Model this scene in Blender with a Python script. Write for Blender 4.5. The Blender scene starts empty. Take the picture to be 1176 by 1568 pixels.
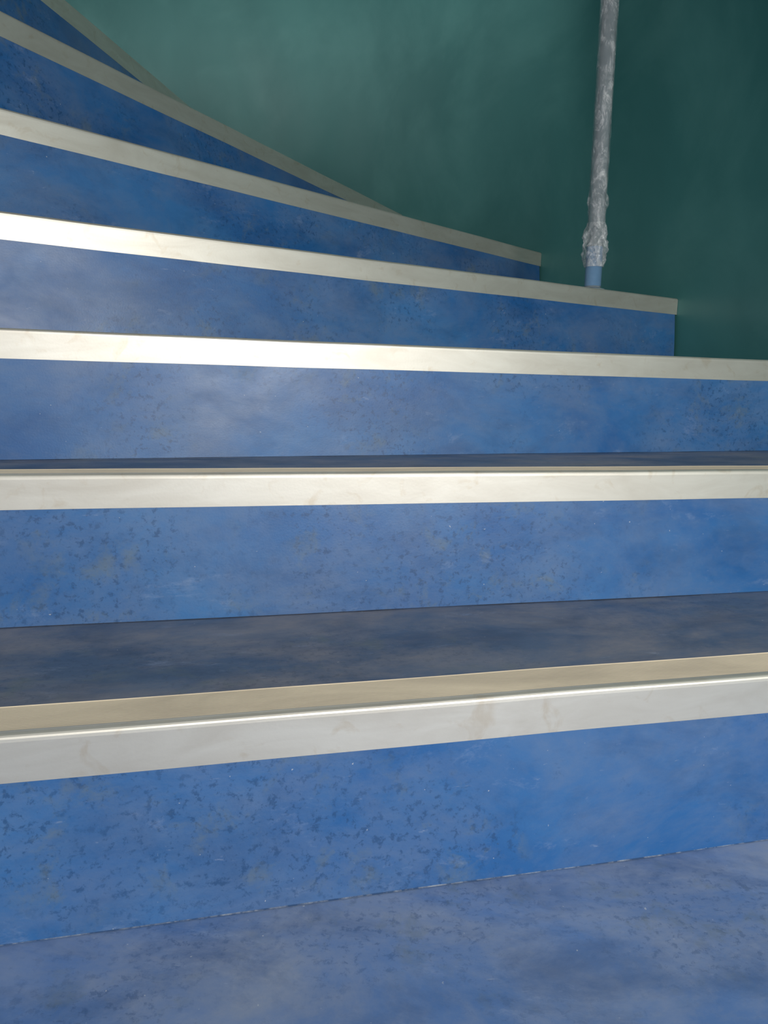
import bpy, bmesh, math, random
from mathutils import Vector, Matrix, noise
random.seed(4)
sc=bpy.context.scene
sc.view_settings.view_transform='Standard'
R=0.17
COL=sc.collection
# ------------------------------------------------------------------ materials
def newmat(name):
    m=bpy.data.materials.new(name); m.use_nodes=True
    nt=m.node_tree; b=nt.nodes["Principled BSDF"]
    return m,nt,b
def tex(nt,scale,detail=6,rough=.6,dist=0.,map_scale=(1,1,1),coord='UV',loc=(0,0,0),rot=0):
    tc=nt.nodes.new('ShaderNodeTexCoord'); mp=nt.nodes.new('ShaderNodeMapping')
    mp.inputs['Scale'].default_value=map_scale; mp.inputs['Location'].default_value=loc
    mp.inputs['Rotation'].default_value=(0,0,rot)
    nt.links.new(tc.outputs[coord],mp.inputs[0])
    n=nt.nodes.new('ShaderNodeTexNoise')
    n.inputs['Scale'].default_value=scale; n.inputs['Detail'].default_value=detail
    n.inputs['Roughness'].default_value=rough; n.inputs['Distortion'].default_value=dist
    nt.links.new(mp.outputs[0],n.inputs['Vector'])
    return n.outputs['Fac']
def ramp(nt,src,stops):
    r=nt.nodes.new('ShaderNodeValToRGB')
    el=r.color_ramp.elements
    while len(el)<len(stops): el.new(.5)
    for e,(p,c) in zip(el,stops):
        e.position=p; e.color=c if isinstance(c,tuple) else (c,c,c,1)
    nt.links.new(src,r.inputs[0]); return r.outputs[0]
def mix(nt,fac,a,b):
    m=nt.nodes.new('ShaderNodeMix'); m.data_type='RGBA'
    for s,v in ((m.inputs[0],fac),(m.inputs[6],a),(m.inputs[7],b)):
        if isinstance(v,(tuple,float,int)): s.default_value=v
        else: nt.links.new(v,s)
    return m.outputs[2]
def mul(nt,a,b):
    m=nt.nodes.new('ShaderNodeMath'); m.operation='MULTIPLY'
    for s,v in zip(m.inputs,(a,b)):
        if isinstance(v,(float,int)): s.default_value=v
        else: nt.links.new(v,s)
    return m.outputs[0]
def bump(nt,b,src,strength,dist):
    n=nt.nodes.new('ShaderNodeBump'); n.inputs['Strength'].default_value=strength; n.inputs['Distance'].default_value=dist
    nt.links.new(src,n.inputs['Height']); nt.links.new(n.outputs[0],b.inputs['Normal'])

def vinyl(name,c1,c2,dust,dustamt,rough,scr,pale=.5,dkamt=.42):
    m,nt,b=newmat(name)
    big=tex(nt,3.2,6,.6,.4,(1,1.5,1))
    base=mix(nt,ramp(nt,big,[(.36,0.),(.64,1.)]),c1,c2)
    sm=ramp(nt,tex(nt,5,10,.72,.3,(1,1.6,1),loc=(3,7,0)),[(.40,0.),(.68,1.)])
    base=mix(nt,mul(nt,sm,dustamt),base,dust)
    dk=ramp(nt,tex(nt,8,9,.70,.4,(1,1.8,1),loc=(6,1,0)),[(.48,0.),(.68,1.)])
    base=mix(nt,mul(nt,dk,dkamt),base,(c1[0]*.6,c1[1]*.6,c1[2]*.62,1))
    cl=ramp(nt,tex(nt,4.0,4,.6,0,(1,1,1),loc=(9,2,0)),[(.44,0.),(.58,1.)])
    fl=ramp(nt,tex(nt,110,6,.75,.2,(1,1.0,1)),[(.535,0.),(.60,1.)])
    base=mix(nt,mul(nt,mul(nt,cl,fl),scr),base,(c1[0]*.5,c1[1]*.5,c1[2]*.5,1))
    fl2=ramp(nt,tex(nt,34,8,.82,.2,(1,1.0,1),loc=(2,9,0)),[(.60,0.),(.66,1.)])
    base=mix(nt,mul(nt,fl2,scr*.5),base,(c1[0]*.5,c1[1]*.5,c1[2]*.5,1))
    ye=ramp(nt,tex(nt,20,6,.7,.3,(1,1,1),loc=(1,5,0)),[(.54,0.),(.68,1.)])
    base=mix(nt,mul(nt,mul(nt,cl,ye),.45),base,(.13,.16,.15,1))
    sc1=ramp(nt,tex(nt,9,9,.78,.3,(1,1.9,1),loc=(5,1,0)),[(.59,0.),(.76,1.)])
    base=mix(nt,mul(nt,sc1,pale),base,(.30,.38,.54,1))
    sc2=ramp(nt,tex(nt,60,5,.75,.4,(.35,1.6,1),loc=(1,1,0),rot=.3),[(.66,0.),(.72,1.)])
    base=mix(nt,mul(nt,sc2,pale*.7),base,(.34,.40,.52,1))
    sp=ramp(nt,tex(nt,170,2,.5,0,(1,1,1)),[(.75,0.),(.785,1.)])
    base=mix(nt,mul(nt,sp,.65),base,(.5,.52,.55,1))
    nt.links.new(base,b.inputs['Base Color'])
    rr=ramp(nt,tex(nt,6,6,.6,.5,(1,2,1),loc=(2,2,0)),[(.3,rough-.06),(.75,rough+.12)])
    nt.links.new(rr,b.inputs['Roughness'])
    b.inputs['Specular IOR Level'].default_value=.6
    bump(nt,b,tex(nt,380,3,.6),.12,.001)
    return m
M_riser=vinyl('blue_vinyl_riser',(.009,.092,.28,1),(.034,.148,.355,1),(.13,.18,.28,1),.64,.42,.62,.45)
M_tread=vinyl('blue_vinyl_tread',(.045,.085,.165,1),(.085,.130,.21,1),(.22,.21,.225,1),.95,.55,.35,.5,.5)
M_floor=vinyl('blue_vinyl_floor',(.055,.140,.34,1),(.13,.225,.44,1),(.28,.31,.37,1),.75,.48,.45,.6,.6)

m,nt,b=newmat('cream_nosing_satin'); M_nose=m
g=ramp(nt,tex(nt,9,6,.6,.8,(1,4,1)),[(.3,(.68,.63,.54,1)),(.7,(.79,.75,.66,1))])
st=ramp(nt,tex(nt,30,5,.6,1,(1,1,1),loc=(4,4,0)),[(.58,0.),(.72,1.)])
g=mix(nt,mul(nt,st,.4),g,(.58,.47,.33,1))
nt.links.new(g,b.inputs['Base Color']); b.inputs['Roughness'].default_value=.50
b.inputs['Metallic'].default_value=.80
bump(nt,b,tex(nt,300,2,.5),.05,.001)

m,nt,b=newmat('tan_ribbed_insert'); M_insert=m
g=ramp(nt,tex(nt,6,6,.6,.8,(1,3,1)),[(.3,(.54,.45,.33,1)),(.7,(.74,.62,.45,1))])
nt.links.new(g,b.inputs['Base Color']); b.inputs['Roughness'].default_value=.5

m,nt,b=newmat('teal_satin_paint'); M_wall=m
a=ramp(nt,tex(nt,1.6,5,.55,.7,(1,.55,1)),[(.30,(.026,.125,.120,1)),(.72,(.050,.185,.173,1))])
dr=ramp(nt,tex(nt,3.0,8,.62,.5,(1,.8,1),loc=(2,3,0),rot=.6),[(.46,0.),(.68,1.)])
a=mix(nt,mul(nt,dr,.36),a,(.10,.265,.245,1))
pl=ramp(nt,tex(nt,60,6,.8,0,(1,.8,1),loc=(8,8,0)),[(.74,0.),(.79,1.)])
a=mix(nt,mul(nt,pl,.5),a,(.30,.42,.38,1))
nt.links.new(a,b.inputs['Base Color'])
rr=ramp(nt,tex(nt,3,6,.6,.5,(1,.6,1),loc=(2,2,0)),[(.3,.42),(.75,.55)])
nt.links.new(rr,b.inputs['Roughness'])
b.inputs['Specular IOR Level'].default_value=.45
bump(nt,b,tex(nt,5,4,.5,.3,(1,.7,1)),.15,.012)

m,nt,b=newmat('ceiling_plaster'); M_ceil=m
g=ramp(nt,tex(nt,8,5,.6,0,coord='Object'),[(.3,(.10,.13,.13,1)),(.7,(.16,.19,.19,1))])
nt.links.new(g,b.inputs['Base Color']); b.inputs['Roughness'].default_value=.8

m,nt,b=newmat('pole_steel'); M_steel=m
g=ramp(nt,tex(nt,20,4,.6,0,coord='Object'),[(.3,(.50,.58,.62,1)),(.7,(.60,.67,.70,1))])
nt.links.new(g,b.inputs['Base Color']); b.inputs['Metallic'].default_value=.55; b.inputs['Roughness'].default_value=.2
m,nt,b=newmat('pole_blue_film'); M_bfilm=m
g=ramp(nt,tex(nt,20,4,.6,0,coord='Object'),[(.3,(.16,.30,.48,1)),(.7,(.24,.40,.60,1))])
nt.links.new(g,b.inputs['Base Color']); b.inputs['Roughness'].default_value=.3
def film(name,lo,hi,bs):
    m,nt,b=newmat(name)
    f=ramp(nt,tex(nt,42,8,.8,.5,(1,1,.5),coord='Object'),[(.46,lo),(.64,hi)])
    g=ramp(nt,tex(nt,26,5,.7,2,coord='Object'),[(.3,(.68,.70,.70,1)),(.7,(.95,.95,.93,1))])
    nt.links.new(g,b.inputs['Base Color']); nt.links.new(f,b.inputs['Alpha'])
    b.inputs['Roughness'].default_value=.08; b.inputs['Specular IOR Level'].default_value=1.0
    bump(nt,b,tex(nt,90,5,.65,1.0,(1,1,.6),coord='Object'),bs,.004)
    return m
M_film=film('crinkled_clear_plastic',.06,.60,.8)
M_film2=film('bunched_clear_plastic',.22,.90,1.0)
m,nt,b=newmat('dark_joint'); M_joint=m
g=ramp(nt,tex(nt,60,4,.6,0,coord='Object'),[(.3,(.015,.018,.028,1)),(.7,(.05,.045,.045,1))])
nt.links.new(g,b.inputs['Base Color'])
m,nt,b=newmat('dusty_joint'); M_joint2=m
g=ramp(nt,tex(nt,50,5,.7,0,coord='Object'),[(.45,(.03,.07,.16,1)),(.66,(.30,.33,.38,1))])
nt.links.new(g,b.inputs['Base Color'])

# ------------------------------------------------------------------ mesh helper
class MB:
    def __init__(s): s.v=[];s.f=[];s.uv=[];s.mi=[]
    def face(s,pts,uvs,mi=0):
        i=len(s.v); s.v+= [tuple(p) for p in pts]; s.f.append(tuple(range(i,i+len(pts)))); s.uv.append(uvs); s.mi.append(mi)
    def obj(s,name,mats,parent=None,merge=True,smooth=False):
        me=bpy.data.meshes.new(name); me.from_pydata(s.v,[],s.f)
        ul=me.uv_layers.new(name='UVMap'); li=0
        for uvs in s.uv:
            for u in uvs: ul.data[li].uv=u; li+=1
        for mt in mats: me.materials.append(mt)
        for p,mi in zip(me.polygons,s.mi): p.material_index=mi; p.use_smooth=smooth
        if merge:
            bm=bmesh.new(); bm.from_mesh(me); bmesh.ops.remove_doubles(bm,verts=bm.verts,dist=1e-5)
            bm.to_mesh(me); bm.free()
        o=bpy.data.objects.new(name,me); COL.objects.link(o)
        if parent: o.parent=parent
        return o
# ------------------------------------------------------------------ plan geometry
AB={1:(.612,.238),2:(.914,.234),3:(1.185,.370),4:(1.469,.642),5:(1.829,1.051),6:(2.531,2.004),7:(5.107,5.390)}
NEW=Vector((-.80,.97)); CEN=Vector((-.85,1.05)); RAD=1.803
TH0=math.radians(13.3)
T=Vector((math.sin(TH0),-math.cos(TH0)))            # direction down the straight flight
PW=CEN+Vector((math.cos(TH0),math.sin(TH0)))*RAD     # end of the curved wall
def line(k,off=0.):
    if k in AB:
        a,b_=AB[k]; d=Vector((1,b_)).normalized(); p=Vector((0,a))
    else:
        an=math.radians(95+16*(k-8)); d=Vector((math.cos(an),math.sin(an))); p=NEW.copy()
    n=Vector((-d.y,d.x))           # points up the stair
    return p+n*off,d,n
def isect(p,d,q,e):
    den=d.x*e.y-d.y*e.x
    t=((q.x-p.x)*e.y-(q.y-p.y)*e.x)/den
    return p+d*t
def ends(k,off=0.,rad=RAD):
    p,d,n=line(k,off)
    if k<=2: s=isect(p,d,NEW,T)
    else: s=p+d*((NEW-p).dot(d))
    q=p-CEN; bq=q.dot(d); c=q.dot(q)-rad*rad
    t=-bq+math.sqrt(bq*bq-c); e=p+d*t
    if math.atan2(e.y-CEN.y,e.x-CEN.x)<TH0 and k<5:
        e=isect(p,d,CEN+Vector((math.cos(TH0),math.sin(TH0)))*rad,T)
    return s,e,d,n
def ang(p): 
    a=math.atan2(p.y-CEN.y,p.x-CEN.x)
    return a if a>-1.5 else a+2*math.pi
stair=bpy.data.objects.new('staircase',None); COL.objects.link(stair)
NOSE=.038; WID=.060
for k in range(1,10):
    zt=k*R; zb=(k-1)*R; RB=RAD-.008
    s0,e0,d,n=ends(k,.003,RB); s1,e1,_,_=ends(k,-.009,RB)
    L=(e0-s0).length; U=lambda p:(p-s0).dot(d)+k*3.7
    mb=MB()
    V3=lambda p,z:Vector((p.x,p.y,z))
    ns=40; rows=6
    def rp(i,j):
        t=i/ns; h=j/rows
        pt=s1.lerp(e1,t).lerp(s0.lerp(e0,t),h)
        w=noise.noise(Vector((t*7,h*1.5,k*3.1)))*.0022*(1-h)
        return V3(pt-n*w,zb+(zt-zb)*h)
    for i in range(ns):
        for j in range(rows):
            P=[rp(i,j),rp(i+1,j),rp(i+1,j+1),rp(i,j+1)]
            mb.face(P,[(U(Vector((q.x,q.y))),q.z+k*1.3-zb) for q in P],0)
    if zb>0: mb.face([V3(s1,0),V3(e1,0),V3(e1,zb),V3(s1,zb)],[(0,0),(1,0),(1,.1),(0,.1)],0)
    s2,e2,_,_=ends(k+1,.010,RB)
    pts=[s0,e0]
    a0,a1=ang(e0),ang(e2)
    if a1>TH0:
        st=max(a0,TH0); m_=max(2,int((a1-st)/math.radians(3)))
        for i in range(m_+1):
            an=st+(a1-st)*i/m_
            q=CEN+Vector((math.cos(an),math.sin(an)))*RB
            if (q-e0).length>.004: pts.append(q)
        pts[-1]=e2
    else: pts.append(e2)
    pts.append(s2)
    mb.face([V3(p,zt) for p in pts],[(U(p),(p-s0).dot(n)+k*2.3) for p in pts],1)
    for p,q in zip(pts[1:],pts[2:]+[pts[0]]):
        mb.face([V3(p,0),V3(q,0),V3(q,zt),V3(p,zt)],[(0,0),(1,0),(1,.2),(0,.2)],0)
    mb.obj('step_%d'%k,[M_riser,M_tread],stair)
    # nosing: cream L-profile with ribbed tan insert
    sA,eA,_,_=ends(k,0,RAD-.001)
    prof=[(.0035,zt-NOSE),(.0,zt-NOSE+.0006),(.0,zt-.004)]
    for i in range(1,6):
        a=i/5*math.pi/2; prof.append((.005-.005*math.cos(a),zt-.003+.005*math.sin(a)))
    prof+= [(.009,zt+.002)]
    ribs=[(.009,zt+.0008)]
    x=.0095
    while x<WID-.004:
        ribs+= [(x+.0004,zt+.0013),(x+.0018,zt+.0013),(x+.0022,zt+.0011),(x+.0028,zt+.0011)]; x+=.0030
    ribs+= [(WID-.002,zt+.0018),(WID,zt+.0)]
    nb=MB(); nn=48
    def np_(i,q):
        t=i/nn; p=sA.lerp(eA,t)+n*q[0]
        wv=noise.noise(Vector((t*9,k*5.,0)))*.0008
        return Vector((p.x,p.y,q[1]+wv))
    acc=0
    for seg,mi in ((prof,0),(ribs,1)):
        for q0,q1 in zip(seg[:-1],seg[1:]):
            ln=math.hypot(q1[0]-q0[0],q1[1]-q0[1])
            for i in range(nn):
                P=[np_(i,q0),np_(i+1,q0),np_(i+1,q1),np_(i,q1)]
                u0=i/nn*(eA-sA).length+k*2.1;u1=(i+1)/nn*(eA-sA).length+k*2.1
                nb.face(P,[(u0,acc+k),(u1,acc+k),(u1,acc+ln+k),(u0,acc+ln+k)],mi)
            acc+=ln
    for P0 in (0,nn):
        pr=[np_(P0,q) for q in prof+ribs]; nb.face(pr,[(0,0)]*len(pr),0)
    no=nb.obj('nosing_%d'%k,[M_nose,M_insert],stair)
    jb=MB()
    for i in range(ns):
        def jp(i,o,z):
            t=i/ns; w=noise.noise(Vector((t*23,k*1.7,0)))*.0008
            w0=noise.noise(Vector((t*7,0,k*3.1)))*.0022
            q=s1.lerp(e1,t)-n*(w0+(o+w if o>0 else -.001)); return Vector((q.x,q.y,z))
        P=[jp(i,.0010,zb+.0006),jp(i+1,.0010,zb+.0006),jp(i+1,-1,zb+.0016),jp(i,-1,zb+.0016)]
        jb.face(P,[(0,0)]*4)
    jb.obj('joint_%d'%k,[M_joint2 if k==1 else M_joint],stair)

# ------------------------------------------------------------------ walls, floor, ceiling
HC=2.3
def wallstrip(name,pts,z0,z1,th,mat,flip=1):
    mb=MB(); acc=0
    outs=[]
    for i,p in enumerate(pts):
        a=pts[max(i-1,0)];c=pts[min(i+1,len(pts)-1)]; dd=(c-a).normalized()
        outs.append(p+Vector((dd.y,-dd.x))*th*flip)
    for i in range(len(pts)-1):
        p,q=pts[i],pts[i+1];P,Q=outs[i],outs[i+1]; l=(q-p).length
        V=lambda a,z:Vector((a.x,a.y,z))
        uv=[(acc,z0),(acc+l,z0),(acc+l,z1),(acc,z1)]
        mb.face([V(p,z0),V(q,z0),V(q,z1),V(p,z1)],uv); mb.face([V(P,z0),V(Q,z0),V(Q,z1),V(P,z1)],uv)
        mb.face([V(p,z1),V(q,z1),V(Q,z1),V(P,z1)],uv); mb.face([V(p,z0),V(q,z0),V(Q,z0),V(P,z0)],uv)
        if i==0: mb.face([V(p,z0),V(P,z0),V(P,z1),V(p,z1)],uv)
        if i==len(pts)-2: mb.face([V(q,z0),V(Q,z0),V(Q,z1),V(q,z1)],uv)
        acc+=l
    o=mb.obj(name,[mat],smooth=True)
    bm=bmesh.new();bm.from_mesh(o.data);bmesh.ops.recalc_face_normals(bm,faces=bm.faces);bm.to_mesh(o.data);bm.free()
    md=o.modifiers.new('es','EDGE_SPLIT'); md.split_angle=math.radians(30)
    return o
A1=math.radians(193.3)
arc=[CEN+Vector((math.cos(a),math.sin(a)))*RAD for a in [TH0+(A1-TH0)*i/130 for i in range(131)]]
right=[PW+T*1.6,PW+T*.8]
left=[arc[-1]+T*.4,arc[-1]+T*.9]  # unseen wall run, added to hold back light from the left
wallstrip('wall_curved_outer',right+arc+left,0,HC,.15,M_wall,1)
# newel column the winders turn around; unseen, widened to shade right of wall
nb=MB(); ns=64; rr_=.155
for i in range(ns):
    a,b2=2*math.pi*i/ns,2*math.pi*(i+1)/ns
    P=[Vector((NEW.x+rr_*math.cos(t),NEW.y+rr_*math.sin(t),z)) for t,z in ((a,0),(b2,0),(b2,HC),(a,HC))]
    nb.face(P,[(a*rr_,0),(b2*rr_,0),(b2*rr_,HC),(a*rr_,HC)])
nb.obj('newel_column',[M_wall],stair,smooth=True)
def slab(name,x0,x1,y0,y1,z0,z1,mat):
    mb=MB(); c=[(x0,y0),(x1,y0),(x1,y1),(x0,y1)]
    mb.face([(x,y,z1) for x,y in c],[(x,y) for x,y in c]); mb.face([(x,y,z0) for x,y in c][::-1],[(x,y) for x,y in c][::-1])
    for (a,b2),(c2,d2) in zip(c,c[1:]+c[:1]): mb.face([(a,b2,z0),(c2,d2,z0),(c2,d2,z1),(a,b2,z1)],[(a+b2,z0),(c2+d2,z0),(c2+d2,z1),(a+b2,z1)])
    return mb.obj(name,[mat])
slab('floor',-3.2,3.2,-3.2,3.2,-.1,0,M_floor)
slab('ceiling',-3.2,3.2,-1.2,3.2,HC,HC+.1,M_ceil)

# ------------------------------------------------------------------ wrapped pole
pole=bpy.data.objects.new('plastic_wrapped_pole',None); COL.objects.link(pole)
px,py=.479,1.825; z0=.68
def lathe(name,rings,mat,seg=40,jit=None,smooth=True):
    mb=MB(); 
    def P(i,j):
        z,r=rings[j]; a=2*math.pi*(i%seg)/seg
        if jit: r=r+jit(a,z,r)
        return Vector((px+r*math.cos(a),py+r*math.sin(a),z))
    for j in range(len(rings)-1):
        for i in range(seg):
            mb.face([P(i,j),P(i+1,j),P(i+1,j+1),P(i,j+1)],[(i/seg,rings[j][0])]*4)
    for j in (0,-1):
        jj=j%len(rings)
        if not jit: mb.face([P(i,jj) for i in range(seg)],[(0,0)]*seg)
    return mb.obj(name,[mat],pole,smooth=smooth)
lathe('tube',[(z0+.008,.0185),(HC,.0185)],M_steel)
lathe('base_flange',[(z0+.001,.030),(z0+.004,.030),(z0+.006,.026),(z0+.0075,.018)],M_steel)
lathe('blue_protective_film',[(z0+.012,.0190),(z0+.10,.0190)],M_bfilm)
def jit(a,z,r):
    v=Vector((math.cos(a)*1.3,math.sin(a)*1.3,z*12))
    w=noise.noise(v)*.0010+abs(noise.noise(v*2.6+Vector((0,0,z*14))))*.0010
    bul=math.exp(-((z-.785)/.042)**4)
    b2=math.exp(-((z-.880)/.016)**2)
    v2=Vector((math.cos(a)*2.0,math.sin(a)*2.0,z*45))
    v3=Vector((math.cos(a)*4.0,math.sin(a)*4.0,z*130))
    w+=bul*(.0060+noise.noise(v2)*.010+noise.noise(v3)*.004)+b2*(.002+noise.noise(v2*1.3)*.009)
    return max(w,-r+.0192)
rings=[];z=.830
while z<HC-.01:
    rings.append((z,.0202)); z+=.004
lathe('plastic_film',rings,M_film,seg=56,jit=jit,smooth=True)
rings=[];z=.735
while z<.834:
    rings.append((z,.0202)); z+=.0025
lathe('bunched_film',rings,M_film2,seg=64,jit=jit,smooth=True)

# ------------------------------------------------------------------ camera
th,ro=math.radians(9.04),math.radians(1.056)
fw=Vector((0,math.cos(th),-math.sin(th))); up0=Vector((0,math.sin(th),math.cos(th))); r0=Vector((1,0,0))
r=r0*math.cos(ro)+up0*math.sin(ro); up=up0*math.cos(ro)-r0*math.sin(ro)
cd=bpy.data.cameras.new('camera'); cam=bpy.data.objects.new('camera',cd); COL.objects.link(cam)
M=Matrix(((r.x,up.x,-fw.x,0),(r.y,up.y,-fw.y,0),(r.z,up.z,-fw.z,.4381),(0,0,0,1)))
cam.matrix_world=M
cd.sensor_fit='HORIZONTAL'; cd.sensor_width=36; cd.lens=1.017*1132/1176*36; cd.clip_start=.02
sc.camera=cam
# ------------------------------------------------------------------ light
def area(name,loc,tgt,sx,sy,pw,col,spread=180):
    l=bpy.data.lights.new(name,'AREA'); l.shape='RECTANGLE'; l.size=sx;l.size_y=sy;l.energy=pw;l.color=col
    l.spread=math.radians(spread)
    o=bpy.data.objects.new(name,l);COL.objects.link(o);o.location=loc
    o.rotation_euler=(Vector(tgt)-Vector(loc)).to_track_quat('-Z','Y').to_euler(); return o
area('window_daylight',(.95,-.80,1.0),(.45,.62,.05),.75,.8,29,(1,.98,.95))
area('added_wall_fill',(-1.9,.25,1.75),(-.1,2.6,1.5),.14,.7,14,(.95,1,.98),110)  # added lamp without a real source, brightens the left of the curved wall
w=bpy.data.worlds.new('w'); sc.world=w; w.use_nodes=True
w.node_tree.nodes['Background'].inputs[0].default_value=(.93,.97,1,1); w.node_tree.nodes['Background'].inputs[1].default_value=1.0
